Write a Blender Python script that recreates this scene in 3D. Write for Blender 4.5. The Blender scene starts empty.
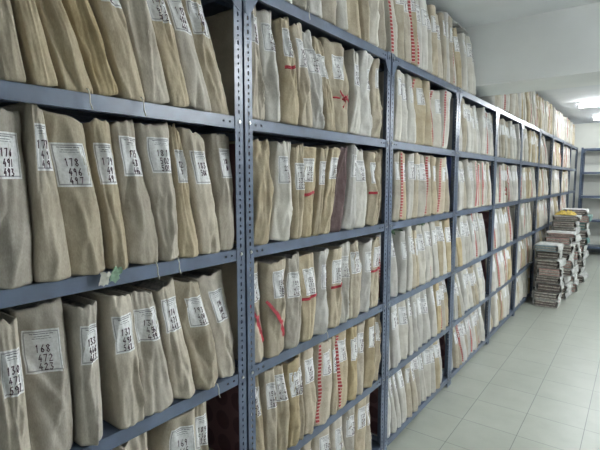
import bpy, math, random
import numpy as np
from mathutils import Vector, noise
C = bpy.context.scene.collection
random.seed(7)
R = math.radians

# ---------------------------------------------------------------- materials
def mat(name):
    m = bpy.data.materials.new(name); m.use_nodes = True
    nt = m.node_tree; b = nt.nodes['Principled BSDF']
    return m, nt, b
def N(nt, t, **kw):
    n = nt.nodes.new(t)
    for k, v in kw.items():
        if k in n.inputs: n.inputs[k].default_value = v
        else: setattr(n, k, v)
    return n
def lin(c): return tuple(((x/255)/12.92 if x/255 <= .04045 else ((x/255+.055)/1.055)**2.4) for x in c) + (1,)
def ramp(nt, fac, stops):
    r = nt.nodes.new('ShaderNodeValToRGB'); nt.links.new(fac, r.inputs[0])
    e = r.color_ramp.elements
    while len(e) < len(stops): e.new(.5)
    for q, (p, c) in zip(e, stops): q.position = p; q.color = c
    return r
def mix(nt, fac, a, b, mode='MIX'):
    n = nt.nodes.new('ShaderNodeMix'); n.data_type = 'RGBA'; n.blend_type = mode
    for s, v in ((n.inputs[0], fac), (n.inputs[6], a), (n.inputs[7], b)):
        if isinstance(v, (int, float)): s.default_value = v
        elif isinstance(v, tuple): s.default_value = v
        else: nt.links.new(v, s)
    return n.outputs[2]

def kraft(name, base, dark, rough=.85):
    m, nt, b = mat(name)
    tc = N(nt, 'ShaderNodeTexCoord'); oi = N(nt, 'ShaderNodeObjectInfo')
    n1 = N(nt, 'ShaderNodeTexNoise', Scale=9.0, Detail=6.0, Roughness=.6)
    n2 = N(nt, 'ShaderNodeTexNoise', Scale=420.0, Detail=2.0)
    mp = N(nt, 'ShaderNodeMapping'); mp.inputs['Scale'].default_value = (1, 1, .35)
    nt.links.new(tc.outputs['Object'], mp.inputs[0]); nt.links.new(tc.outputs['Object'], n1.inputs['Vector'])
    nt.links.new(mp.outputs[0], n2.inputs['Vector'])
    r = ramp(nt, n1.outputs[0], [(.3, lin(dark)), (.62, lin(base))])
    c = mix(nt, .25, r.outputs[0], n2.outputs[0], 'OVERLAY')
    hv = N(nt, 'ShaderNodeHueSaturation')
    mr = N(nt, 'ShaderNodeMapRange'); mr.inputs[3].default_value = .82; mr.inputs[4].default_value = 1.13
    nt.links.new(oi.outputs['Random'], mr.inputs[0]); nt.links.new(mr.outputs[0], hv.inputs['Value'])
    mr2 = N(nt, 'ShaderNodeMapRange'); mr2.inputs[3].default_value = .6; mr2.inputs[4].default_value = 1.25
    mm = N(nt, 'ShaderNodeMath', operation='FRACT'); m7 = N(nt, 'ShaderNodeMath', operation='MULTIPLY'); m7.inputs[1].default_value = 7.3
    nt.links.new(oi.outputs['Random'], m7.inputs[0]); nt.links.new(m7.outputs[0], mm.inputs[0])
    nt.links.new(mm.outputs[0], mr2.inputs[0]); nt.links.new(mr2.outputs[0], hv.inputs['Saturation'])
    nt.links.new(c, hv.inputs['Color']); nt.links.new(hv.outputs[0], b.inputs['Base Color'])
    b.inputs['Roughness'].default_value = rough; b.inputs['Specular IOR Level'].default_value = .25
    n3 = N(nt, 'ShaderNodeTexNoise', Scale=19.0, Detail=4.0, Roughness=.45, Distortion=.25); nt.links.new(tc.outputs['Object'], n3.inputs['Vector'])
    bp = N(nt, 'ShaderNodeBump', Strength=.6, Distance=.008); nt.links.new(n3.outputs[0], bp.inputs['Height'])
    bp2 = N(nt, 'ShaderNodeBump', Strength=.25, Distance=.0006); nt.links.new(n2.outputs[0], bp2.inputs['Height'])
    nt.links.new(bp.outputs[0], bp2.inputs['Normal']); nt.links.new(bp2.outputs[0], b.inputs['Normal'])
    return m
K_GREY = kraft('kraft_grey_beige', (194, 184, 164), (170, 158, 137))
K_TAN = kraft('kraft_tan', (192, 179, 153), (169, 155, 129))
K_PALE = kraft('kraft_pale', (209, 206, 198), (190, 186, 177))
K_MAROON = kraft('maroon_board', (128, 100, 98), (104, 76, 76))

def plain(name, col, rough=.6, metal=0, noise_amt=0, scale=20):
    m, nt, b = mat(name)
    b.inputs['Base Color'].default_value = lin(col); b.inputs['Roughness'].default_value = rough; b.inputs['Metallic'].default_value = metal
    if noise_amt:
        tc = N(nt, 'ShaderNodeTexCoord'); n = N(nt, 'ShaderNodeTexNoise', Scale=float(scale), Detail=5.0)
        nt.links.new(tc.outputs['Object'], n.inputs['Vector'])
        d = tuple(max(0, c*(1-noise_amt)) for c in col)
        r = ramp(nt, n.outputs[0], [(.35, lin(d)), (.65, lin(col))]); nt.links.new(r.outputs[0], b.inputs['Base Color'])
        bp = N(nt, 'ShaderNodeBump', Strength=.15, Distance=.002); nt.links.new(n.outputs[0], bp.inputs['Height']); nt.links.new(bp.outputs[0], b.inputs['Normal'])
    return m
STEEL = plain('blue_grey_enamelled_steel', (92, 105, 126), .30, .0, .12, 14)
BOLT = plain('zinc_bolt', (215, 215, 215), .25, 1)
INK = plain('dark_maroon_ink', (62, 34, 48), .8)
PRINT = plain('printed_text', (120, 120, 124), .8)
RIBBON = plain('red_ribbon', (190, 45, 62), .6, 0, .2, 60)
GREEN = plain('green_paper_tag', (138, 168, 142), .8, 0, .2, 60)
STRING = plain('white_cotton_string', (205, 203, 192), .9)
BLUE = plain('blue_binder_cloth', (66, 84, 160), .6, 0, .15, 30)
WALL = plain('white_wall_paint', (241, 243, 242), .9, 0, .03, 3)
WALLEND = plain('cream_wall_paint', (222, 222, 212), .9, 0, .03, 3)
CEIL = plain('ceiling_paint', (234, 237, 240), .9, 0, .03, 3)
LAMPBODY = plain('white_lamp_enamel', (235, 235, 235), .5)
PAPERW = plain('bundle_wrapping_paper', (214, 214, 210), .75, 0, .22, 14)
PAGES = plain('paper_pages', (206, 200, 190), .85, 0, .3, 60)
DARKB = plain('dark_brown_board', (124, 112, 106), .8, 0, .3, 25)
PINKB = plain('pink_paper_cover', (206, 172, 164), .8, 0, .2, 25)
BLUEB = plain('pale_blue_paper_cover', (160, 180, 190), .8, 0, .2, 25)
TEALB = plain('teal_plastic_wrap', (120, 160, 156), .5, 0, .3, 18)
YELLOW = plain('yellow_cloth', (222, 190, 84), .8, 0, .3, 30)

def label_mat():
    m, nt, b = mat('white_paper_label')
    uv = N(nt, 'ShaderNodeUVMap', uv_map='UVMap'); sp = N(nt, 'ShaderNodeSeparateXYZ'); nt.links.new(uv.outputs[0], sp.inputs[0])
    n = N(nt, 'ShaderNodeTexNoise', Scale=14.0); nt.links.new(uv.outputs[0], n.inputs['Vector'])
    r = ramp(nt, n.outputs[0], [(.3, lin((214, 214, 212))), (.7, lin((238, 238, 238)))])
    # thin printed frame: distance to the border
    def m_(op, a, c=None):
        q = N(nt, 'ShaderNodeMath', operation=op)
        for i, v in enumerate((a, c)):
            if v is None: continue
            if isinstance(v, (int, float)): q.inputs[i].default_value = v
            else: nt.links.new(v, q.inputs[i])
        return q.outputs[0]
    dx = m_('ABSOLUTE', m_('SUBTRACT', sp.outputs[0], .5)); dy = m_('ABSOLUTE', m_('SUBTRACT', sp.outputs[1], .5))
    ed = m_('MAXIMUM', dx, dy)
    fr = m_('MULTIPLY', m_('GREATER_THAN', ed, .43), m_('LESS_THAN', ed, .46))
    col = mix(nt, m_('MULTIPLY', fr, .6), r.outputs[0], lin((90, 90, 96)))
    nt.links.new(col, b.inputs['Base Color']); b.inputs['Roughness'].default_value = .7
    return m
LABEL = label_mat()
def strip_mat():
    m, nt, b = mat('red_dotted_tape')
    uv = N(nt, 'ShaderNodeUVMap', uv_map='UVMap'); sp = N(nt, 'ShaderNodeSeparateXYZ'); nt.links.new(uv.outputs[0], sp.inputs[0])
    w = N(nt, 'ShaderNodeMath', operation='MULTIPLY'); w.inputs[1].default_value = 2*math.pi*22; nt.links.new(sp.outputs[1], w.inputs[0])
    s = N(nt, 'ShaderNodeMath', operation='SINE'); nt.links.new(w.outputs[0], s.inputs[0])
    r = ramp(nt, s.outputs[0], [(.40, lin((168, 62, 66))), (.62, lin((212, 184, 172)))]); nt.links.new(r.outputs[0], b.inputs['Base Color'])
    b.inputs['Roughness'].default_value = .7
    return m
STRIP = strip_mat()
def spot_mat():
    m, nt, b = mat('maroon_board_with_dark_circles')
    uv = N(nt, 'ShaderNodeUVMap', uv_map='UVMap')
    mp = N(nt, 'ShaderNodeVectorMath', operation='SCALE'); mp.inputs[3].default_value = 1/.085; nt.links.new(uv.outputs[0], mp.inputs[0])
    fr = N(nt, 'ShaderNodeVectorMath', operation='FRACTION'); nt.links.new(mp.outputs[0], fr.inputs[0])
    sb = N(nt, 'ShaderNodeVectorMath', operation='DISTANCE'); sb.inputs[1].default_value = (.5, .5, 0); nt.links.new(fr.outputs[0], sb.inputs[0])
    r = ramp(nt, sb.outputs[1], [(.36, lin((88, 58, 64))), (.41, lin((112, 80, 82)))]); nt.links.new(r.outputs[0], b.inputs['Base Color'])
    b.inputs['Roughness'].default_value = .8
    return m
SPOT = spot_mat()
def floor_mat():
    m, nt, b = mat('pale_floor_tiles')
    tc = N(nt, 'ShaderNodeTexCoord'); mp = N(nt, 'ShaderNodeMapping'); mp.inputs['Location'].default_value = (.175+.305*10, -3.322+.305*20, 0)
    nt.links.new(tc.outputs['Object'], mp.inputs[0])
    br = N(nt, 'ShaderNodeTexBrick', offset=0.0, squash=1.0)
    for k, v in (('Scale', 1.0), ('Mortar Size', .0022), ('Mortar Smooth', .3), ('Bias', 0.0), ('Brick Width', .305), ('Row Height', .305)): br.inputs[k].default_value = v
    br.inputs['Color1'].default_value = lin((176, 180, 169)); br.inputs['Color2'].default_value = lin((171, 175, 164)); br.inputs['Mortar'].default_value = lin((122, 126, 122))
    nt.links.new(mp.outputs[0], br.inputs['Vector'])
    n = N(nt, 'ShaderNodeTexNoise', Scale=5.0, Detail=8.0, Roughness=.65); nt.links.new(tc.outputs['Object'], n.inputs['Vector'])
    r = ramp(nt, n.outputs[0], [(.3, (.86, .86, .85, 1)), (.7, (1, 1, 1, 1))])
    c = mix(nt, 1.0, br.outputs[0], r.outputs[0], 'MULTIPLY')
    nt.links.new(c, b.inputs['Base Color'])
    rr = N(nt, 'ShaderNodeMapRange'); rr.inputs[3].default_value = .26; rr.inputs[4].default_value = .40; nt.links.new(n.outputs[0], rr.inputs[0]); nt.links.new(rr.outputs[0], b.inputs['Roughness'])
    bp = N(nt, 'ShaderNodeBump', Strength=.3, Distance=.001, invert=True); nt.links.new(br.outputs[1], bp.inputs['Height']); nt.links.new(bp.outputs[0], b.inputs['Normal'])
    return m
FLOOR = floor_mat()
def emit(name, col, s):
    m, nt, b = mat(name); b.inputs['Base Color'].default_value = col
    b.inputs['Emission Color'].default_value = col; b.inputs['Emission Strength'].default_value = s
    return m

# ---------------------------------------------------------------- mesh helpers
class MB:
    def __init__(s): s.v = []; s.f = []; s.m = []; s.uv = {}; s.flat = set()
    def quad(s, pts, mi=0, uvs=None, flat=False):
        n = len(s.v); s.v += [tuple(p) for p in pts]; s.f.append(tuple(range(n, n+len(pts)))); s.m.append(mi)
        if uvs: s.uv[len(s.f)-1] = uvs
        if flat: s.flat.add(len(s.f)-1)
    def box(s, a, b, mi=0):
        (x0, y0, z0), (x1, y1, z1) = a, b; n = len(s.v)
        s.v += [(x0,y0,z0),(x1,y0,z0),(x1,y1,z0),(x0,y1,z0),(x0,y0,z1),(x1,y0,z1),(x1,y1,z1),(x0,y1,z1)]
        for f in ((0,3,2,1),(4,5,6,7),(0,1,5,4),(1,2,6,5),(2,3,7,6),(3,0,4,7)): s.f.append(tuple(n+i for i in f)); s.m.append(mi)
    def grid(s, P, mi=0, uv=None):   # P[i][j] points
        n = len(s.v); a, b = len(P), len(P[0])
        for row in P: s.v += [tuple(p) for p in row]
        for i in range(a-1):
            for j in range(b-1):
                s.f.append((n+i*b+j, n+i*b+j+1, n+(i+1)*b+j+1, n+(i+1)*b+j)); s.m.append(mi)
                if uv: s.uv[len(s.f)-1] = [uv(i, j), uv(i, j+1), uv(i+1, j+1), uv(i+1, j)]
    def tube(s, pts, r, n=6, mi=0):
        pts = [Vector(p) for p in pts]; base = len(s.v)
        for i, p in enumerate(pts):
            d = (pts[min(i+1, len(pts)-1)]-pts[max(i-1, 0)]).normalized()
            a = d.orthogonal().normalized() if i == 0 else (a-d*a.dot(d)).normalized()
            c = d.cross(a)
            for k in range(n):
                t = 2*math.pi*k/n; s.v.append(tuple(p+a*math.cos(t)*r+c*math.sin(t)*r))
        for i in range(len(pts)-1):
            for k in range(n):
                s.f.append((base+i*n+k, base+i*n+(k+1)%n, base+(i+1)*n+(k+1)%n, base+(i+1)*n+k)); s.m.append(mi)
        s.f.append(tuple(base+k for k in range(n))[::-1]); s.m.append(mi)
        s.f.append(tuple(base+(len(pts)-1)*n+k for k in range(n))); s.m.append(mi)
    def mesh(s, name, mats, smooth=False):
        me = bpy.data.meshes.new(name); me.from_pydata(s.v, [], s.f)
        for m in mats: me.materials.append(m)
        me.polygons.foreach_set('material_index', s.m)
        me.polygons.foreach_set('use_smooth', [smooth and i not in s.flat for i in range(len(s.f))])
        if s.uv:
            ul = me.uv_layers.new(name='UVMap')
            for fi, us in s.uv.items():
                for li, q in zip(me.polygons[fi].loop_indices, us): ul.data[li].uv = q
        me.update(); return me
    def build(s, name, mats, parent=None, smooth=False, loc=None, bevel=0):
        o = bpy.data.objects.new(name, s.mesh(name, mats if isinstance(mats, list) else [mats], smooth)); C.objects.link(o)
        if parent: o.parent = parent
        if loc: o.location = loc
        if bevel:
            md = o.modifiers.new('bevel', 'BEVEL'); md.width = bevel; md.segments = 2; md.limit_method = 'ANGLE'
        return o
def tag(o, label=None, cat=None, group=None, kind=None):
    if label: o['label'] = label
    if cat: o['category'] = cat
    if group: o['group'] = group
    if kind: o['kind'] = kind
    return o
def empty(name, loc):
    o = bpy.data.objects.new(name, None); C.objects.link(o); o.location = loc; o.empty_display_size = .1; return o
ORD = ['first','second','third','fourth','fifth','sixth','seventh','eighth','ninth','tenth','eleventh','twelfth','thirteenth','fourteenth','fifteenth','sixteenth','seventeenth','eighteenth','nineteenth']

# ---------------------------------------------------------------- layout (metres; camera stands at x=0, y=0)
BAY = 1.03; Y0 = .016; NB = 10; XF = -1.0; DEPTH = .38
SH = dict(A=2.064, B=1.652, C=1.241, D=.835, E=.448, F=.068)
HC = 2.567
SHN = dict(A='top shelf', B='second shelf down', C='third shelf down', D='fourth shelf down', E='fifth shelf down', F='bottom shelf')
BAYN = ['nearest', 'second', 'third', 'fourth', 'fifth', 'sixth', 'seventh', 'eighth', 'ninth', 'farthest']

# ---------------------------------------------------------------- room
def struct(name, mb, m): return tag(mb.build(name, m), kind='structure')
X1, YB, YE = 2.3, -2.2, 10.78; XL = -1.46
b = MB(); b.box((XL-.1, YB, -.1), (X1, YE, 0)); struct('floor', b, FLOOR)
b = MB(); b.box((XL-.1, YB, HC), (X1, YE, HC+.1)); struct('ceiling', b, CEIL)
b = MB(); b.box((XL-.1, YB, 0), (XL, YE, HC)); struct('wall_left', b, WALL)
b = MB(); b.box((X1, YB, 0), (X1+.1, YE, HC)); struct('wall_right', b, WALL)
b = MB(); b.box((XL-.1, YE, 0), (X1+.1, YE+.1, HC)); struct('wall_far', b, WALLEND)
b = MB(); b.box((XL-.1, YB-.1, 0), (X1+.1, YB, HC)); struct('wall_near', b, WALL)
b = MB(); b.box((XL, 3.50, 2.14), (X1, 3.98, HC)); struct('trim_1', b, WALL)     # ceiling beam
b = MB(); b.box((XL+.002, YE-.012, 0), (X1, YE, .09)); struct('baseboard_far', b, plain('baseboard_paint', (150, 156, 160), .6))
# ---------------------------------------------------------------- slotted angle racks
FW = .036; TH = .002
def oct_(cx, cy, rx, ry, n=8):
    return [(cx+rx*math.cos(2*math.pi*(k+.5)/n), cy+ry*math.sin(2*math.pi*(k+.5)/n)) for k in range(n)]
def perforated(mb, put, w, z0, z1, holes):
    """flat strip w wide from z0 to z1 with real holes; put(u, z, side) -> 3D point"""
    zs = z0
    for cz, ry, cell, rx, cu in holes:
        a, c = cz-cell/2, cz+cell/2
        if c > z1: break
        if a > zs+1e-6:
            for sd in (0, 1): mb.quad([put(0, zs, sd), put(w, zs, sd), put(w, a, sd), put(0, a, sd)])
        H = oct_(cu, cz, rx, ry)
        sq = [(w, cz+ (c-cz)*.5), (w, c), (0, c), (0, cz+(c-cz)*.5), (0, cz-(cz-a)*.5), (0, a), (w, a), (w, cz-(cz-a)*.5)]
        sq = [(w, c-(c-cz)*.5), (cu+rx*.5, c), (cu-rx*.5, c), (0, c-(c-cz)*.5), (0, a+(cz-a)*.5), (cu-rx*.5, a), (cu+rx*.5, a), (w, a+(cz-a)*.5)]
        for k in range(8):
            k2 = (k+1) % 8
            for sd in (0, 1):
                mb.quad([put(*H[k], sd), put(*H[k2], sd), put(*sq[k2], sd), put(*sq[k], sd)])
            mb.quad([put(*H[k], 0), put(*H[k2], 0), put(*H[k2], 1), put(*H[k], 1)])
        for cx_, cz_, i, j in ((w, c, 0, 1), (0, c, 2, 3), (0, a, 4, 5), (w, a, 6, 7)):
            for sd in (0, 1): mb.quad([put(cx_, cz_, sd), put(*sq[i], sd), put(*sq[j], sd)])
        zs = c
    for sd in (0, 1): mb.quad([put(0, zs, sd), put(w, zs, sd), put(w, z1, sd), put(0, z1, sd)])
    for u in (0, w): mb.quad([put(u, z0, 0), put(u, z1, 0), put(u, z1, 1), put(u, z0, 1)])
PH = SH['A']+.004
def post_mesh(sx, sy):
    """L-angle whose corner is at the origin; one flange along sy*y in the front plane, the other along sx*x"""
    mb = MB(); holes = []; z = .03; k = 0
    while z < PH:
        holes.append((z, .0075 if k % 2 else .0038, .0205, .0034, FW*.52)); z += .0207; k += 1
    perforated(mb, lambda u, zz, s: (sx*TH*s, sy*u, zz), FW, 0, PH, holes)
    perforated(mb, lambda u, zz, s: (sx*u, sy*TH*s, zz), FW, 0, PH, holes)
    mb.quad([(0,0,PH),(0,sy*FW,PH),(sx*TH,sy*FW,PH),(sx*TH,0,PH)]); mb.quad([(0,0,PH),(sx*FW,0,PH),(sx*FW,sy*TH,PH),(0,sy*TH,PH)])
    return mb.mesh('post', [STEEL])
POST = {(sx, sy): post_mesh(sx, sy) for sx in (-1, 1) for sy in (-1, 1)}
LIP = .036
def shelf_mesh(L, D):
    mb = MB(); t = .0015
    mb.box((-D, 0, -t), (0, L, 0))
    # front lip with two holes near each end, rear lip, end lips
    for xx, so in ((0, -1), (-D, 1)):
        def put(u, z, s, xx=xx, so=so): return (xx+so*t*s, z, -u)
        hs = [(.052, .0045, .02, .0035, LIP*.5), (.078, .0045, .02, .0035, LIP*.5), (L-.078, .0045, .02, .0035, LIP*.5), (L-.052, .0045, .02, .0035, LIP*.5)]
        perforated(mb, put, LIP, 0, L, hs)
        mb.box((min(xx, xx+so*.012), .002, -LIP-.0012), (max(xx, xx+so*.012), L-.002, -LIP))
    for y in (0, L-t): mb.box((-D+.002, y, -LIP), (-.002, y+t, -.002))
    mb.box((-D*.5-.02, .002, -.018), (-D*.5+.02, L-.002, -.003))     # stiffening rib below
    return mb.mesh('shelf', [STEEL])
GL = BAY-.006-2*TH-.002
SHELF = shelf_mesh(GL, DEPTH-2*TH-.004)
def gusset_mesh(sy):
    mb = MB(); s = .062; z0 = -LIP
    P = [(0, 0), (sy*s, 0), (sy*s*.93, -.008), (sy*.03, -.05), (sy*.008, -s), (0, -s)]
    f = [(0, p[0], z0+p[1]) for p in P]; g = [(-.0018, p[0], z0+p[1]) for p in P]
    mb.quad(f); mb.quad(g[::-1])
    for i in range(6): j = (i+1) % 6; mb.quad([f[i], f[j], g[j], g[i]])
    return mb.mesh('corner_plate', [STEEL])
GUS = {1: gusset_mesh(1), -1: gusset_mesh(-1)}
def bolt_mesh():
    mb = MB(); mb.tube([(0, 0, 0), (.004, 0, 0)], .0058, 6); mb.tube([(.004, 0, 0), (.007, 0, 0)], .003, 8); return mb.mesh('bolt', [BOLT])
BOLTM = bolt_mesh()
def foot_mesh():
    mb = MB(); mb.box((-.040, -.002, 0), (.002, .040, .004)); mb.box((-.040, -.0035, 0), (.002, -.001, .03)); return mb.mesh('foot', [STEEL])
def ob(name, me, parent, loc, rz=0):
    o = bpy.data.objects.new(name, me); C.objects.link(o); o.parent = parent; o.location = loc; o.rotation_euler.z = rz; return o
def rack(loc, rz, label, levels, group, bolts):
    """front plane at local x=0, width along +y"""
    root = empty('storage_rack', loc); root.rotation_euler.z = rz
    tag(root, label, 'rack', group)
    a, c = .003, BAY-.003
    for (x, y, sx, sy) in ((0, a, -1, 1), (0, c, -1, -1), (-DEPTH, a, 1, 1), (-DEPTH, c, 1, -1)):
        ob('post', POST[(sx, sy)], root, (x, y, 0))
    for z in levels:
        ob('shelf', SHELF, root, (-TH-.001, a+TH+.001, z))
        if bolts:
            for y in (a+FW*.55, c-FW*.55): ob('bolt', BOLTM, root, (0, y, z-LIP*.45))
    ob('corner_plate', GUS[1], root, (.0022, a+.006, levels[-1])); ob('corner_plate', GUS[-1], root, (.0022, c-.006, levels[-1]))
    return root
LV = [SH[k] for k in 'FEDCBA']
for k in range(NB):
    rack((XF, Y0+BAY*k, 0), 0, f'blue-grey slotted steel rack bay, {BAYN[k]} along the left wall' if k else 'blue-grey slotted steel rack bay nearest the viewer along the left wall',
         LV, 'slotted steel rack bays along the left wall', k < 4)
# empty racks against the far wall (front faces the camera)
for j in range(3):
    rack((-.95+BAY*j, 10.34, 0), -math.pi/2, ['empty steel rack on the far wall, beside the filled row', 'empty steel rack in the middle of the far wall', 'empty steel rack at the far wall, farthest from the filled row'][j],
         [.16, .68, 1.14, 1.60, 2.05], 'empty racks against the far wall', False)
# ---------------------------------------------------------------- paper file bags
def smooth(a, b, x):
    t = min(1, max(0, (x-a)/(b-a))); return t*t*(3-2*t)
class Bag:
    """one paper bag full of documents; local origin at bottom front centre, +x is the spine"""
    def __init__(s, yc, b0, b1, t0, t1, h, rng, big=1.0, setback=None, dep=None):
        s.b0, s.b1, s.t0, s.t1, s.h = b0-yc, b1-yc, t0-yc, t1-yc, h
        s.sb = rng.uniform(.012, .05) if setback is None else setback
        s.dep = dep or rng.uniform(.27, .32)
        s.c = rng.uniform(-.55, .55); s.ridge = rng.uniform(.25, .75); s.off = Vector((rng.uniform(0, 90), rng.uniform(0, 90), rng.uniform(0, 90)))
        s.pinch = rng.uniform(.0, .09); s.belly = rng.uniform(.0, .012)
        s.folds = [(rng.uniform(-.8, .8), rng.uniform(.08, .95), rng.uniform(-1.1, 1.1), rng.uniform(.10, .26), rng.uniform(.10, .35), rng.uniform(-1, 1)*.0145*big) for _ in range(9)]
        s.lift = rng.uniform(.0, .010); s.tj = rng.uniform(.004, .016); s.tilt = rng.uniform(-.010, .010); s.wob = rng.uniform(0, 1); s.crumple = rng.uniform(.004, .014)*big
    def hw(s, v): return .5*((s.b1-s.b0)*(1-v)+(s.t1-s.t0)*v)
    def mid(s, v): return .5*((s.b0+s.b1)*(1-v)+(s.t0+s.t1)*v)
    def z(s, v, q=0):
        z = v*s.h
        if v < .15: z += s.lift*(1-v/.15)*max(0, q*(1 if s.c > 0 else -1))
        if v > .9: z += (v-.9)/.1*(s.tilt*q + s.tj*noise.noise(Vector((q*2.2, 3.1, 0))+s.off))
        return z
    def width(s, v):
        w = s.hw(v)*(1-.02*(1-smooth(0, .05, v)))*(1-.022*s.wob*math.sin(v*5+s.c*9))
        w *= 1-s.pinch*max(0, (v-.78)/.22)
        return max(w-.0012, .006)
    def front(s, q, v):
        """q in -1..1 across the spine, v 0..1 up; returns local (x, y, z)"""
        w = s.width(v)
        x = -s.sb*v**1.3 + s.belly*math.sin(math.pi*min(1, v*1.1))
        k = q-s.c*smooth(.1, .6, v)
        x -= s.ridge*w*(abs(k)**1.05) * (1-.55*smooth(.78, 1, v)) + .10*w*abs(q)**9
        x -= .004*(1-smooth(0, .02, v)) + .002*smooth(.97, 1, v)
        for (cq, cv, a, lq, lv, amp) in s.folds:
            dq, dv = q-cq, (v-cv)*2.2
            e = dq*math.cos(a)+dv*math.sin(a); g = -dq*math.sin(a)+dv*math.cos(a)
            x += amp*math.exp(-abs(e)/lq*1.6)*math.exp(-(g/(lv*3))**2)
        x += .0022*noise.noise(Vector((q*1.5, v*5, 0))+s.off)
        wv = Vector((q*1.1+v*1.3, v*3.2-q*.5, 4))+s.off
        x += s.crumple*(.35-abs(noise.noise(wv))-.5*abs(noise.noise(wv*2.3)))
        y = s.mid(v)+w*q
        return (x, y, s.z(v, q))
    def surf(s, q, v):
        """point on the built spine mesh, so that labels and ribbons lie flat on it"""
        vs, G = s.G; v = min(1, max(0, v)); i = 0
        while i < len(vs)-2 and vs[i+1] < v: i += 1
        t = (v-vs[i])/(vs[i+1]-vs[i]); n = len(G[0])-1; a = (q+1)/2*n; j = min(n-1, max(0, int(a))); u = a-j
        return tuple((G[i][j][k]*(1-u)+G[i][j+1][k]*u)*(1-t)+(G[i+1][j][k]*(1-u)+G[i+1][j+1][k]*u)*t for k in range(3))
    def body(s, nf=11, nv=16, ns=3):
        mb = MB(); vs = [0, .02, .06]+[.06+(.94-.06)*i/(nv-4) for i in range(1, nv-4)]+[.94, .98, 1]
        rows = []; G = []; s.G = None
        for v in vs:
            w = s.width(v); m = s.mid(v); row = []
            qs = [-1+2*i/(nf-1) for i in range(nf)]
            fr = [s.front(q, v) for q in qs]
            G.append(fr); row += fr
            xb = -s.dep
            for i in range(1, ns+1):
                t = i/(ns+1); t = t**1.3
                row.append((fr[-1][0]*(1-t)+xb*t, m+w*(1-.04*math.sin(math.pi*t)), s.z(v, 1)))
            row.append((xb, m+w*.92, s.z(v, .6))); row.append((xb, m-w*.92, s.z(v, -.6)))
            for i in range(ns, 0, -1):
                t = i/(ns+1); t = t**1.3
                row.append((fr[0][0]*(1-t)+xb*t, m-w*(1-.04*math.sin(math.pi*t)), s.z(v, -1)))
            rows.append(row)
        n = len(rows[0]); s.G = (vs, G)
        for r in rows: mb.v += r
        for i in range(len(rows)-1):
            for k in range(n):
                mb.f.append((i*n+k, i*n+(k+1) % n, (i+1)*n+(k+1) % n, (i+1)*n+k)); mb.m.append(0)
        # open folded mouth: an inner rim that drops down, and the papers inside
        last = (len(rows)-1)*n; cx = -s.dep/2; cy = s.mid(1); N0 = len(mb.v)
        for p in rows[-1]: mb.v.append((p[0]+(cx-p[0])*.06, p[1]+(cy-p[1])*.16, p[2]-.001))
        N1 = len(mb.v)
        for p in rows[-1]: mb.v.append((p[0]+(cx-p[0])*.07, p[1]+(cy-p[1])*.2, p[2]-.014))
        for k in range(n):
            k2 = (k+1) % n
            mb.f.append((last+k, last+k2, N0+k2, N0+k)); mb.m.append(0); mb.flat.add(len(mb.f)-1)
            mb.f.append((N0+k, N0+k2, N1+k2, N1+k)); mb.m.append(0)
        for a in (N1,):
            mb.f.append(tuple(a+k for k in range(n))); mb.m.append(1); mb.flat.add(len(mb.f)-1)
        mb.f.append(tuple(range(n))[::-1]); mb.m.append(0); mb.flat.add(len(mb.f)-1)
        return mb
    def patch(s, q0, q1, v0, v1, off, nq=9, nv=15, th=0.0006):
        mb = MB(); P = []
        for j in range(nv):
            v = v0+(v1-v0)*j/(nv-1); row = []
            for i in range(nq):
                q = q0+(q1-q0)*i/(nq-1); x, y, z = s.surf(q, v); row.append((x+off, y, z))
            P.append(row)
        mb.grid(P, 0, lambda i, j: (j/(nq-1), i/(nv-1)))
        return mb
    def curve(s, pts, off):
        o = []
        for q, v in pts:
            x, y, z = s.surf(max(-1, min(1, q)), v); o.append((x+off, y, z))
        return o
DIG = {'0': [[(.5,1),(.1,.7),(.1,.3),(.5,0),(.9,.3),(.9,.7),(.5,1)]], '1': [[(.3,.8),(.55,1),(.5,0)]], '2': [[(.1,.8),(.5,1),(.85,.75),(.1,0),(.95,.05)]],
 '3': [[(.1,.95),(.8,.95),(.45,.55),(.9,.3),(.5,0),(.1,.1)]], '4': [[(.6,1),(.1,.35),(.95,.35)],[(.7,.6),(.65,0)]], '5': [[(.9,1),(.25,1),(.2,.55),(.7,.6),(.85,.25),(.5,0),(.1,.1)]],
 '6': [[(.75,1),(.2,.5),(.15,.15),(.55,0),(.85,.25),(.5,.5),(.2,.35)]], '7': [[(.1,.95),(.9,1),(.4,0)]], '8': [[(.5,.5),(.15,.8),(.5,1),(.85,.8),(.15,.2),(.5,0),(.85,.2),(.5,.5)]],
 '9': [[(.8,.7),(.45,.5),(.15,.75),(.5,1),(.8,.8),(.7,0)]], '-': [[(.2,.5),(.8,.5)]]}
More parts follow.
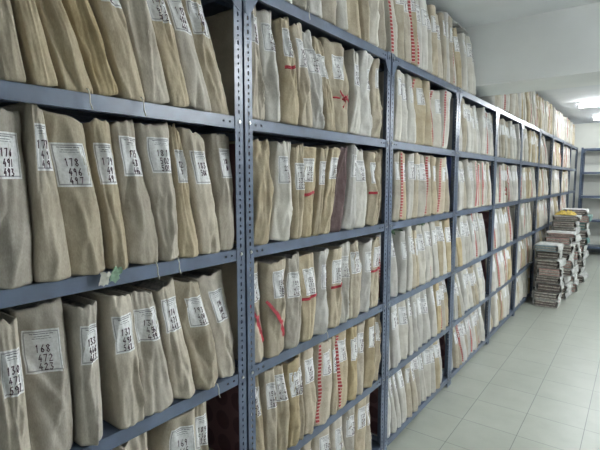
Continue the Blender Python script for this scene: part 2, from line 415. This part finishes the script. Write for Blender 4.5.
def writing(bag, q0, q1, v0, v1, off, lines, lw, slant=0):
    """handwritten numbers and printed lines laid on the label; returns (ink mesh, print mesh)"""
    ink = MB(); pr = MB()
    def P(a, c): q = q0+(q1-q0)*a; v = v0+(v1-v0)*c; x, y, z = bag.surf(q, v); return Vector((x+off, y, z))
    def stroke(mb, pts, w):
        pts = [P(*p) for p in pts]
        for a, c in zip(pts, pts[1:]):
            d = c-a
            if d.length < 1e-5: continue
            n_ = Vector((0, -d.z, d.y)).normalized()*w; d = d.normalized()*w*.5
            mb.quad([a-n_-d, c-n_+d, c+n_+d, a+n_-d])
    for text, cx, cy, hh in lines:
        n = len(text); cw = hh*.55*(bag.h*(v1-v0))/max(1e-3, (q1-q0)*bag.width((v0+v1)/2)); cw = min(cw, .92/max(1, n))
        x0 = cx-n*cw/2
        for i, ch in enumerate(text):
            for st in DIG.get(ch, []):
                pts = []
                for (a, c), (a2, c2) in zip(st, st[1:]):
                    for t in (0, .5): pts.append((x0+(i+.12+.72*(a+(a2-a)*t))*cw, cy+(c+(c2-c)*t-.5)*hh))
                a, c = st[-1]; pts.append((x0+(i+.12+.72*a)*cw, cy+(c-.5)*hh)); stroke(ink, pts, lw)
    for cy, L, ww in ((.90, .62, .9), (.84, .40, .7), (.79, .5, .5)):
        a = .5-L/2; k = 0
        while a < .5+L/2:
            e = min(a+.07+.05*((k*7) % 3), .5+L/2); stroke(pr, [(a, cy), ((a+e)/2, cy), (e, cy)], lw*ww); a = e+.025; k += 1
    return ink, pr
LOOK = {'g': (K_GREY, 'grey-beige'), 't': (K_TAN, 'tan'), 'p': (K_PALE, 'pale grey'), 'm': (K_MAROON, 'dark maroon'), 'b': (BLUE, 'blue cloth')}
count = 0
def file_bag(yb, row, k, idx, bay, look, rng, opts=(), text=None, detail=2, xoff=0.0):
    global count
    b0, b1, t0, t1, h = row; zs = SH[k]; yc = (b0+b1)/2
    bag = Bag(yc, b0, b1, t0, t1, h, rng, .45 if (b1-b0 < .05 or bay > 1) else 1.0)
    m, word = LOOK[look]
    nf, nv, ns = ((21, 34, 4), (11, 18, 3), (7, 10, 2))[2-detail]
    inner = b0 > Y0+BAY*bay+.042 and b1 < Y0+BAY*(bay+1)-.042 and t0 > Y0+BAY*bay+.042 and t1 < Y0+BAY*(bay+1)-.042
    x = XF-.0025-xoff if not inner else XF+.010-xoff; bag.dep = min(bag.dep, .355-xoff)
    o = bag.body(nf, nv, ns).build('paper_file_bag', [m, PAGES], smooth=True, loc=(x, yc, zs+.0005))
    feat = ''
    if 'r' in opts or 'w' in opts: feat = 'red-ribboned '
    elif 's' in opts: feat = 'red-dotted '
    nm = {'b': 'blue cloth file binder', 'm': 'dark maroon file board'}.get(look, word+' paper file bag')
    if text and not feat: feat = ''
    tag(o, f"{feat}{nm}, {ORD[idx]} from left, {SHN[k]}, {BAYN[bay]} rack bay", 'file bag', 'paper file bags standing on the racks')
    count += 1
    if 'n' not in opts and look not in 'bm':
        w = bag.width(.75); lw_ = min(.062, 2*w*.84); c = rng.uniform(-.12, .12); q0, q1 = c-lw_/(2*w), c+lw_/(2*w)
        q0, q1 = max(-.97, q0), min(.97, q1); vt = rng.uniform(.82, .90); v1, v0 = vt, vt-rng.uniform(.088, .10)/h
        lb = bag.patch(q0, q1, v0, v1, .0009, 9 if detail < 2 else 17, 13 if detail < 2 else 25).build('label', LABEL, o, True)
        lb['label'] = 'white printed paper label'
        if detail >= 1:
            if not text: text = [str(rng.randint(120, 199)), str(rng.randint(400, 620)), str(rng.randint(400, 620))]
            L = [(text[0], .5, .56, .17)]+[(t, .55, .34-.2*i, .16) for i, t in enumerate(text[1:])]
            ink, pr = writing(bag, q0, q1, v0, v1, .0016, L, .0011 if detail > 1 else .0013)
            if ink.f: ink.build('handwriting', INK, lb)
            pr.build('printed_lines', PRINT, lb)
    if 's' in opts:
        w = bag.width(.5); qa = -.9; qb = min(.0, qa+.013/w)
        s_ = bag.patch(qa, qb, .03, .97, .0010, 4, 40).build('spine_strip', STRIP, o, True); s_['label'] = 'red dotted spine tape'
    if 'r' in opts:      # ribbon tied around the spine
        vv = rng.uniform(.45, .62); mb = MB(); rows = []
        for q in [-1+2*i/14 for i in range(15)]:
            v_ = vv+.02*q+.006*math.sin(q*5); A = bag.curve([(q, v_)], .0022)[0]; rows.append([A, (A[0], A[1], A[2]+.009)])
        mb.grid(rows); mb.tube([r[0] for r in rows], .0022, 6); mb.build('ribbon', RIBBON, o, True)
    if 'w' in opts:      # ribbon with a bow
        vv = rng.uniform(.28, .42) if 'W' not in opts else .55
        mb = MB(); A = bag.curve([(-1, vv), (-.5, vv+.01), (0, vv), (.5, vv+.01), (1, vv)], .002); mb.tube(A, .004, 6)
        c = Vector(bag.curve([(.1, vv)], .006)[0])
        for sy, sz in ((-1, 1), (1, .8), (-.6, -1.5), (.5, -1.8)):
            P = [[], []]
            for i in range(9):
                t = i/8; r_ = Vector((.008*math.sin(math.pi*t), sy*.028*t, sz*.026*t+.006*math.sin(t*7))); P[0].append(c+r_+Vector((0, 0, .005))); P[1].append(c+r_-Vector((0, 0, .005)))
            mb.grid(P); mb.grid([[p-Vector((.001, 0, 0)) for p in r_] for r_ in P])
        mb.build('ribbon', RIBBON, o, True)
    if 'd' in opts:      # diagonal ribbon hanging over the spine
        mb = MB(); rows = []
        for i in range(20):
            t = i/19; A = bag.curve([(-1+1.75*t, .60-.42*t)], .003)[0]; rows.append([(A[0], A[1]-.006, A[2]-.004), (A[0], A[1]+.006, A[2]+.004)])
        mb.grid(rows); mb.grid([[(p[0]-.001, p[1], p[2]) for p in r_] for r_ in rows]); mb.build('ribbon', RIBBON, o, True)
    if 'x' in opts:      # maroon patterned board showing on the near side
        mb = MB(); P = []
        for j in range(9):
            v = .03+.94*j/8; w = bag.width(v); m_ = bag.mid(v)
            P.append([(-.02-(bag.dep-.03)*i/6-bag.sb*v, m_-w-.0012, bag.z(v, -1)) for i in range(7)])
        mb.grid(P, 0, lambda i, j: (j*(bag.dep-.03)/6, i*.94*h/8)); p_ = mb.build('side_board', SPOT, o); p_['label'] = 'maroon side board with dark circles'
    if 'c' in opts:      # cotton string end hanging over the shelf edge
        mb = MB(); A = Vector(bag.curve([(.3, .03)], .004)[0]); P = [A+Vector((0, 0, .0)), A+Vector((.004, .002, -.006)), A+Vector((.007, .004, -.02)), A+Vector((.008, .003, -.035)), A+Vector((.008, .008, -.05))]
        P[0].z = .006
        mb.tube(P, .0016, 5); mb.build('string_end', STRING, o, True)
    if 'G' in opts:      # green paper tag poking out under the bag
        mb = MB()
        c = Vector(bag.curve([(.75, .02)], 0)[0]); c.x = .008; c.z = .002
        for dy, dz, s_, mi in ((-.018, -.012, 1.0, 1), (.010, -.008, 1.1, 0)):
            P = []
            for i in range(6):
                row = []
                for j in range(6):
                    u, v = i/5-.5, j/5-.5; row.append(c+Vector((.009*noise.noise(Vector((u*5+dy*99, v*5, 1)))+.006, dy+u*.024*s_*(1-.5*v*v)+v*.010+.004*noise.noise(Vector((v*4, dy*77, 3))), dz+v*.030*s_+.008*noise.noise(Vector((u*4, dy*55, 7))))))
                P.append(row)
            mb.grid(P, mi)
            mb.grid([[p-Vector((.0015, 0, 0)) for p in r_][::-1] for r_ in P], mi)
        g = mb.build('paper_tag', [GREEN, STRING], o, True); g['label'] = 'crumpled green and white tag'
    if 'f' in opts:      # crumpled paper sticking out above the mouth
        mb = MB(); P = []; w = bag.width(1)
        for i in range(8):
            row = []
            for j in range(8):
                u, v = i/7-.5, j/7-.5; nn = noise.noise(Vector((u*5, v*5, yc*9))); row.append((-.03-.09*(v+.5), bag.mid(1)+u*w*1.8, h-.012+.02*(1-4*u*u)+.018*nn))
            P.append(row)
        mb.grid(P, 0); mb.build('crumpled_paper', GREEN, o, True)
    return o

TABLE = {
'0B':[(0.379,0.42,0.353,0.383,0.36),(0.437,0.483,0.384,0.402,0.36),(0.497,0.565,0.403,0.448,0.36),(0.572,0.624,0.472,0.535,0.36),(0.634,0.698,0.546,0.619,0.36),(0.699,0.777,0.631,0.683,0.36),(0.778,0.84,0.691,0.757,0.36),(0.841,0.921,0.768,0.83,0.36),(0.922,1.01,0.845,0.91,0.36)],
'0C':[(0.322,0.416,0.345,0.429,0.358),(0.417,0.494,0.432,0.456,0.372),(0.495,0.583,0.457,0.541,0.357),(0.585,0.639,0.555,0.612,0.359),(0.641,0.734,0.615,0.691,0.364),(0.735,0.789,0.697,0.786,0.365),(0.79,0.864,0.789,0.822,0.355),(0.868,0.943,0.825,0.916,0.352),(0.944,1.007,0.936,1.031,0.355)],
'0D':[(0.329,0.386,0.343,0.386,0.336),(0.39,0.49,0.389,0.491,0.349),(0.495,0.551,0.499,0.559,0.333),(0.591,0.657,0.577,0.642,0.341),(0.66,0.762,0.65,0.715,0.33),(0.763,0.845,0.719,0.784,0.34),(0.846,0.942,0.791,0.885,0.33),(0.943,1.012,0.889,1.005,0.332)],
'0E':[(0.42,0.516,0.413,0.493,0.375),(0.517,0.609,0.502,0.584,0.355),(0.62,0.705,0.599,0.694,0.331),(0.709,0.811,0.753,0.855,0.33),(0.815,0.878,0.858,0.906,0.33)],
'1A':[(1.159,1.235,1.124,1.198,0.4),(1.241,1.307,1.208,1.277,0.4),(1.319,1.385,1.289,1.352,0.4),(1.397,1.489,1.364,1.439,0.4),(1.49,1.604,1.445,1.561,0.4),(1.612,1.683,1.575,1.658,0.4),(1.691,1.811,1.673,1.781,0.4),(1.812,1.857,1.789,1.852,0.4),(1.867,1.965,1.86,1.946,0.4),(1.966,2.049,1.955,2.047,0.4)],
'1B':[(1.082,1.159,1.111,1.159,0.375),(1.16,1.244,1.164,1.246,0.374),(1.25,1.349,1.257,1.307,0.366),(1.355,1.425,1.312,1.377,0.359),(1.426,1.514,1.383,1.466,0.358),(1.515,1.581,1.473,1.542,0.352),(1.588,1.692,1.549,1.735,0.371),(1.693,1.778,1.752,1.804,0.361),(1.779,1.92,1.813,1.944,0.369),(1.921,2.013,1.964,2.079,0.367)],
'1C':[(1.09,1.171,1.133,1.226,0.353),(1.187,1.3,1.232,1.317,0.349),(1.301,1.349,1.322,1.371,0.339),(1.35,1.421,1.384,1.51,0.344),(1.422,1.462,1.517,1.576,0.346),(1.469,1.549,1.583,1.645,0.346),(1.556,1.643,1.653,1.71,0.354),(1.651,1.753,1.735,1.806,0.363),(1.754,1.865,1.815,1.89,0.354),(1.866,1.925,1.891,2.0,0.344),(1.926,1.987,2.001,2.064,0.358)],
'1D':[(1.074,1.156,1.112,1.174,0.337),(1.157,1.245,1.179,1.291,0.334),(1.257,1.356,1.297,1.377,0.338),(1.357,1.43,1.378,1.492,0.33),(1.437,1.539,1.499,1.581,0.336),(1.554,1.634,1.604,1.677,0.33),(1.635,1.701,1.685,1.762,0.34),(1.702,1.81,1.771,1.854,0.339),(1.811,1.908,1.864,1.953,0.334),(1.918,2.025,1.974,2.048,0.333)],
'1E':[(1.084,1.147,1.106,1.158,0.33),(1.152,1.208,1.159,1.213,0.33),(1.209,1.268,1.214,1.271,0.33),(1.269,1.324,1.277,1.351,0.33),(1.325,1.363,1.358,1.404,0.33),(1.364,1.432,1.411,1.495,0.33),(1.446,1.559,1.502,1.609,0.33),(1.567,1.607,1.61,1.65,0.33),(1.615,1.701,1.658,1.753,0.33),(1.71,1.783,1.762,1.836,0.33),(1.784,1.85,1.837,1.904,0.33),(1.86,1.953,1.925,2.008,0.33),(1.954,2.029,2.019,2.098,0.33)],
'1F':[(1.104,1.159,1.116,1.176,0.355),(1.16,1.223,1.177,1.239,0.355),(1.229,1.298,1.245,1.312,0.355),(1.299,1.385,1.319,1.404,0.355),(1.386,1.471,1.411,1.505,0.333),(1.479,1.572,1.512,1.614,0.33),(1.58,1.673,1.622,1.725,0.33),(1.682,1.774,1.734,1.827,0.33),(1.783,1.872,1.828,1.916,0.33),(1.873,1.956,1.917,1.99,0.33)],
'2B':[(2.124,2.208,2.182,2.254,0.361),(2.209,2.323,2.266,2.356,0.368),(2.324,2.418,2.357,2.437,0.368),(2.419,2.566,2.451,2.567,0.371),(2.567,2.695,2.568,2.709,0.37),(2.696,2.834,2.727,2.883,0.355),(2.852,2.946,2.9,3.073,0.37)],
'2C':[(2.132,2.217,2.19,2.263,0.363),(2.218,2.307,2.288,2.367,0.362),(2.308,2.375,2.368,2.436,0.36),(2.376,2.46,2.449,2.522,0.364),(2.461,2.582,2.537,2.629,0.362),(2.583,2.679,2.645,2.743,0.361),(2.68,2.764,2.744,2.847,0.359),(2.765,2.909,2.848,2.977,0.357),(2.91,3.067,2.978,3.158,0.363)],
}
SPEC = {  # look and extras per bag, in order
 '0B': ['t','t','tc','t','tc','gn','g','g','g'],
 '0C': ['g','g','tG','t','tc','gc','t','g','g'],
 '0D': ['t','gc','g','g','g','g','gc','g'],
 '0E': ['g','g','g','g','g'],
 '1A': ['g','p','gc','p','g','p','g','tn','p','g'],
 '1B': ['g','p','gr','g','p','g','gw','p','p','g'],
 '1C': ['gxn','p','g','tr','g','g','mn','p','p','grW','gn'],
 '1D': ['gd','td','g','gr','pc','gr','p','g','p','gr'],
 '1E': ['gx','g','g','t','g','g','gs','g','gs','t','g','t','t'],
 '1F': ['t','t','t','g','t','g','g','g','t','g'],
 '2B': ['p','p','p','gs','g','ps','ps'],
 '2C': ['g','gs','p','g','g','gs','g','gs','g'],
}
TEXT = {('0C', 0): ['176', '491', '493'], ('0C', 1): ['177', '49', '49'], ('0C', 2): ['178', '496', '497'], ('0C', 3): ['179', '49', '49'], ('0C', 5): ['181', '502', '503'],
        ('0C', 6): ['182', '50', '4'], ('0C', 7): ['183', '506'], ('0C', 8): ['184', '50'], ('0D', 1): ['168', '472', '423'], ('1C', 1): ['221', '53', '26']}
def opts_of(s): return s[0], s[1:]
for key, rows in TABLE.items():
    bay = int(key[0]); k = key[1]; rng = random.Random(key)
    ymax = Y0+BAY*(bay+1)-.010; ymin = Y0+BAY*bay+.010
    for i, r in enumerate(rows):
        b0, b1, t0, t1, h = r
        t1 = min(t1, ymax); t0 = min(t0, t1-.018); b1 = min(b1, ymax); b0 = max(b0, ymin); 
        if bay: t0 = max(t0, ymin)
        look, op = opts_of(SPEC[key][i])
        file_bag(0, (b0, b1, t0, t1, h), k, i, bay, look, rng, op, TEXT.get((key, i)), 2 if bay == 0 or (bay == 1 and k in 'BCD') else 1)

def gen_row(rng, y0, y1, hb, wlo, whi, gap, lean, shift=0):
    y1 -= gap; out = []; y = y0
    n = max(1, round((y1-y0)/((wlo+whi)/2))); ws = [rng.uniform(wlo, whi) for _ in range(n)]; s = (y1-y0)/sum(ws); y = y0+max(0, lean)
    s = (y1-y0-max(0, lean))/sum(ws)
    for i, w in enumerate(ws):
        w *= s; h = hb+rng.uniform(-.028, .018)
        out.append([y+.001, y+w-.001, y+.001-lean, y+w-.001-lean, h]); y += w
    for a, c in zip(out, out[1:]):      # uneven boundaries between neighbours at the top
        d = rng.uniform(-.012, .012); a[3] += d; c[2] += d
    return [tuple(r) for r in out]
LIM = 300
far = []
KEYS = 'ABCDEF'
WIDTH = {2: (.062, .088), 3: (.058, .084), 4: (.056, .082), 5: (.055, .08), 6: (.055, .08), 7: (.055, .08), 8: (.055, .08), 9: (.055, .08)}
GAPS = {(2,'E'): (.0, .0), (2,'F'): (.09, .03), (3,'A'): (0, .01), (3,'B'): (.05, 0), (3,'C'): (.09, .0), (3,'D'): (.13, .07), (3,'E'): (.16, .10), (3,'F'): (.10, .08),
        (4,'D'): (.16, .05), (4,'E'): (.13, .04), (4,'F'): (.10, .05), (6,'B'): (.28, .12), (5,'D'): (.12, .02)}
for bay in range(2, 10):
    for k in KEYS:
        if f'{bay}{k}' in TABLE: continue
        if bay == 9 and k != 'A': continue
        rng = random.Random(bay*31+ord(k)); ya, yb = Y0+BAY*bay+.012, Y0+BAY*(bay+1)-.012
        gap, lean = GAPS.get((bay, k), (rng.choice([0, 0, .01, .03]), rng.uniform(0, .02)))
        segs = [(ya, yb)]
        if k == 'A':
            if bay == 3: segs = [(ya, 3.488), (4.01, yb)]
            if bay == 9: segs = [(ya, 9.80)]
        hb = .40 if k == 'A' else .355
        rows = []
        for a, c in segs: rows += gen_row(rng, a, c, hb, *WIDTH[bay], gap if len(segs) == 1 and bay != 9 else 0, lean)
        for i, r in enumerate(rows):
            look = rng.choices('gpt', (3, 6, .5 if bay < 4 else .2))[0]; op = ''
            u = rng.random()
            if u < .17: op = 's'
            elif u < .19: op = 'w'
            if i == 0 and k in 'CDEF' and rng.random() < .7: op += 'x'
            if bay == 2 and k == 'D' and i in (1, 2, 6, 7): op = op.replace('s', '')+'f'
            if bay == 3 and k == 'C' and i == 0: look, op = 'b', ''; r = (r[0], r[0]+.045, r[0], r[0]+.045, .37)
            if bay == 2 and k == 'A' and i == 5: op = 'f'
            if count < LIM: file_bag(0, r, k, i, bay, look, rng, op, None, 1 if bay < 4 else 0, 0 if look == 'b' else rng.choice([0, 0, .006, .015]))
            else: far.append((r, k, look, op, rng.random()))
# the many bags farther along the row
mb = MB(); mats = [K_GREY, K_TAN, K_PALE, PAGES, LABEL, STRIP]
def merge(src, loc, mi):
    n = len(mb.v); f0 = len(mb.f)
    mb.v += [(p[0]+loc[0], p[1]+loc[1], p[2]+loc[2]) for p in src.v]; mb.f += [tuple(n+i for i in f) for f in src.f]; mb.m += [mi[x] for x in src.m]
    for q, u in src.uv.items(): mb.uv[f0+q] = u
for i, (r, k, look, op, q) in enumerate(far):
    rng = random.Random(i*7+3); yc = (r[0]+r[1])/2; bag = Bag(yc, *r, rng, .45); xo = rng.choice([0, .01, .02]); bag.dep = .28; loc = (XF-.002-xo, yc, SH[k]+.0005)
    merge(bag.body(7, 9, 2), loc, {0: {'g': 0, 't': 1, 'p': 2}.get(look, 0), 1: 3})
    merge(bag.patch(-.8, .8, .6, .86, .001, 3, 4), loc, {0: 4})
    if 's' in op: merge(bag.patch(-.8, -.5, .03, .97, .001, 3, 12), loc, {0: 5})
if mb.f: tag(mb.build('paper_file_bags', mats, smooth=True), 'dense run of paper file bags filling the farther rack bays', 'file bags', kind='stuff')
print('FILES', count, 'FAR', len(far))
TUBE_E = 120.0
EXPO = 1.0
# ---------------------------------------------------------------- loose paper lying on top of the upright bags
for i, (y, z, lab) in enumerate(((3.02, SH['A']+.428, 'flat wrapped packet lying on top-shelf bags near the ceiling beam'), (3.28, SH['A']+.428, 'flat wrapped packet right beside the ceiling beam'))):
    mb = MB(); P = []
    for a in range(12):
        row = []
        for c in range(12):
            u, v = a/11-.5, c/11-.5; e = (1-abs(2*u)**6)*(1-abs(2*v)**6); row.append((-1.17+u*.26, y+v*.22, z+.045*e+.008*noise.noise(Vector((u*6, v*6, i*5)))))
        P.append(row)
    mb.grid(P); mb.grid([[(p[0], p[1], z-.002) for p in r] for r in P][::-1])
    for e in (0, 11):
        mb.grid([[P[e][c] for c in range(12)], [(P[e][c][0], P[e][c][1], z-.002) for c in range(12)]]); mb.grid([[P[c][e] for c in range(12)], [(P[c][e][0], P[c][e][1], z-.002) for c in range(12)]])
    tag(mb.build('paper_packet', PAPERW, smooth=True), lab, 'packet', 'packets lying on the top-shelf bags')

# ---------------------------------------------------------------- bundles stacked on the floor
STK = [  # name, cx, cy, width x, length y, bundle heights (bottom to top)
 ('nearest floor stack', -.80, 5.93, .27, .36, [.085, .095, .10, .085, .09, .10, .085, .08], 0),
 ('second floor stack', -.775, 6.42, .30, .40, [.10, .09, .10, .095, .10, .09, .10, .09, .05], 1),
 ('third floor stack', -.755, 6.98, .30, .42, [.11, .10, .11, .10, .11, .10, .10, .10, .09, .07], 2),
 ('farthest floor stack', -.73, 7.62, .34, .44, [.11, .11, .11, .11, .10, .10, .11, .11, .10, .08], 3)]
for sn, cx, cy, wx, ly, hs, si in STK:
    z = 0; rng = random.Random(si+50)
    for i, h in enumerate(hs):
        ox, oy, rz = rng.uniform(-.012, .03), rng.uniform(-.025, .025), rng.uniform(-.12, .12)
        top = i == len(hs)-1
        root = empty('paper_bundle', (cx+ox, cy+oy, z)); root.rotation_euler.z = rz
        w = wx*rng.uniform(.92, 1.04)/2; l = ly*rng.uniform(.93, 1.03)/2; hh = h-.004
        core = [PAGES, DARKB, PAGES, PINKB, PAGES][rng.randrange(5)]
        if top and si == 0: core = BLUEB
        if top and si == 1: core = PINKB
        if si == 3: core = TEALB if i == 7 else core
        # papers inside: stepped layers with uneven edges
        mb = MB(); nl = 5
        for q in range(nl):
            za, zb = .006+(hh-.012)*q/nl, .006+(hh-.012)*(q+1)/nl-.0015; dx, dy = rng.uniform(-.008, .008), rng.uniform(-.014, .004)
            mb.box((-w+.022+dx, -l+.004+dy, za), (w-.024+dx, l-.02+dy, zb), q % 2)
        mb.build('papers', [core, PAGES if core is not PAGES else DARKB], root, bevel=.002)
        # crumpled wrapping bag, open towards the aisle end
        mb = MB(); rows = []; nr = 40; n2 = 12
        for j in range(n2):
            t = j/(n2-1); row = []
            for k in range(nr):
                a = 2*math.pi*k/nr; ca, sa = math.cos(a), math.sin(a); e = .28
                X = math.copysign(abs(ca)**e, ca)*w; Z = math.copysign(abs(sa)**e, sa)*(hh/2)
                nn = noise.noise(Vector((X*14, t*5+i*3, Z*22+si*7))); sc = 1-.10*smooth(.85, 1, t)
                X *= sc*(1+.13*nn); Z = Z*(1-.25*smooth(.88, 1, t))
                Z2 = max(.0008, min(hh/2+Z*1.02+.007*nn*(1 if abs(ca) > .6 else .2), hh))
                row.append((X, -l+.012+(2*l-.012)*t+.012*nn*(t < .1), Z2))
            row.append(row[0]); rows.append(row)
        mb.grid(rows); inner = [[(p[0]*.97, p[1]+.001, hh/2+(p[2]-hh/2)*.95) for p in r] for r in rows[:3]]
        mb.grid(inner); mb.grid([rows[0], inner[0]])
        mb.quad(rows[-1][:-1], flat=True)
        wrap = mb.build('wrapping', TEALB if si == 3 and i in (5, 8) else PAPERW, root, True)
        # strings around
        mb = MB()
        for yy in ((-.35, .3)[i % 2],):
            P = [(w*1.045, yy*l*1.6, 0.004)]; 
            P = [(-w*1.05, yy*l*1.5, .004), (-w*1.05, yy*l*1.5, hh-.004), (-w*.9, yy*l*1.5, hh+.0008), (w*.9, yy*l*1.5, hh+.0008), (w*1.05, yy*l*1.5, hh-.004), (w*1.05, yy*l*1.5, .004)]
            P += [(0, yy*l*1.5, .0022)]
            mb.tube(P, .0016, 5)
        mb.build('string', STRING, root)
        if top: pos = 'topmost'
        elif i == 0: pos = 'lowest'
        else: pos = ORD[i]+' from the floor'
        what = {PAGES: 'white', DARKB: 'dark', PINKB: 'pinkish', BLUEB: 'pale blue', TEALB: 'greenish'}[core]
        tag(root, f'tied paper bundle with {what} papers, {pos} in the {sn}', 'paper bundle', 'tied paper bundles stacked on the floor')
        z += h
    if si == 2: ztop = z
# yellow cloth lying on a stack
mb = MB(); rows = []
zt = sum(STK[2][5])
for i in range(26):
    row = []
    for j in range(20):
        u, v = i/25-.5, j/19-.5; e = max(0, 1-abs(2*u)**3)*max(0, 1-abs(2*v)**3)
        row.append((-.77+u*.24, 6.96+v*.26, zt+.004+e*(.03+.05*abs(noise.noise(Vector((u*6+3, v*6, 2)))))))
    rows.append(row)
mb.grid(rows); mb.grid([[(p[0], p[1], zt+.0015) for p in r][::-1] for r in rows])
tag(mb.build('yellow_cloth', YELLOW, smooth=True), 'crumpled yellow cloth lying on top of the third floor stack', 'cloth')

# ---------------------------------------------------------------- fluorescent lamps
def lamp(x, y, label, e=1.0):
    TB = emit('lit_fluorescent_tube', (.92, .965, 1, 1), TUBE_E*e)
    root = empty('fluorescent_lamp', (x, y, HC-.001)); tag(root, label, 'ceiling lamp', 'fluorescent lamps on the ceiling')
    mb = MB(); L = 1.22
    S = [(-.062, 0), (-.062, -.014), (-.022, -.034), (.022, -.034), (.062, -.014), (.062, 0)]
    rows = [[(0, a, c) for a, c in S], [(L, a, c) for a, c in S]]; mb.grid(rows)
    mb.quad(rows[0]); mb.quad(rows[1][::-1]); mb.build('housing', LAMPBODY, root)
    for xx in (.012, L-.028):
        m2 = MB(); m2.box((xx, -.012, -.078), (xx+.016, .012, -.034)); m2.build('lamp_holder', LAMPBODY, root, bevel=.003)
    m3 = MB(); m3.tube([(.028, 0, -.060), (L-.028, 0, -.060)], .014, 14); t = m3.build('tube', TB, root, True)
    return root
lamp(-.80, 7.80, 'lit fluorescent lamp on the ceiling, the nearer of the two seen', .5)
lamp(-.74, 9.55, 'lit fluorescent lamp on the ceiling, closest to the far wall', .38)
def area(name, x, y, z, sx, sy, pw, col=(.93, .97, 1), rot=(0, 0, 0)):
    l = bpy.data.lights.new(name, 'AREA'); l.shape = 'RECTANGLE'; l.size = sx; l.size_y = sy; l.energy = pw; l.color = col
    o = bpy.data.objects.new(name, l); C.objects.link(o); o.location = (x, y, z); o.rotation_euler = rot; return o
lamp(.45, 5.4, 'fluorescent lamp on the ceiling beyond the beam, out of the picture', .75)
lamp(.62, 7.80, 'second fluorescent lamp in line with the nearer one, out of the picture', .7)
lamp(1.0, 3.08, 'fluorescent lamp on the ceiling before the beam, out of the picture', 2.1)

# ---------------------------------------------------------------- camera
cam = bpy.data.cameras.new('camera'); co = bpy.data.objects.new('camera', cam); C.objects.link(co)
cam.sensor_width = 36; cam.lens = 452.9/600*36; cam.clip_start = .05
co.location = (0, 0, 1.46); co.rotation_euler = (R(90-5.765), 0, R(36.79))
sc = bpy.context.scene; sc.camera = co
w = bpy.data.worlds.new('world'); sc.world = w; w.use_nodes = True; w.node_tree.nodes['Background'].inputs[0].default_value = (.5, .55, .6, 1); w.node_tree.nodes['Background'].inputs[1].default_value = .1
sc.view_settings.view_transform = 'Standard'; sc.view_settings.look = 'None'; sc.view_settings.gamma = 1; sc.view_settings.use_curve_mapping = False
sc.view_settings.exposure = EXPO
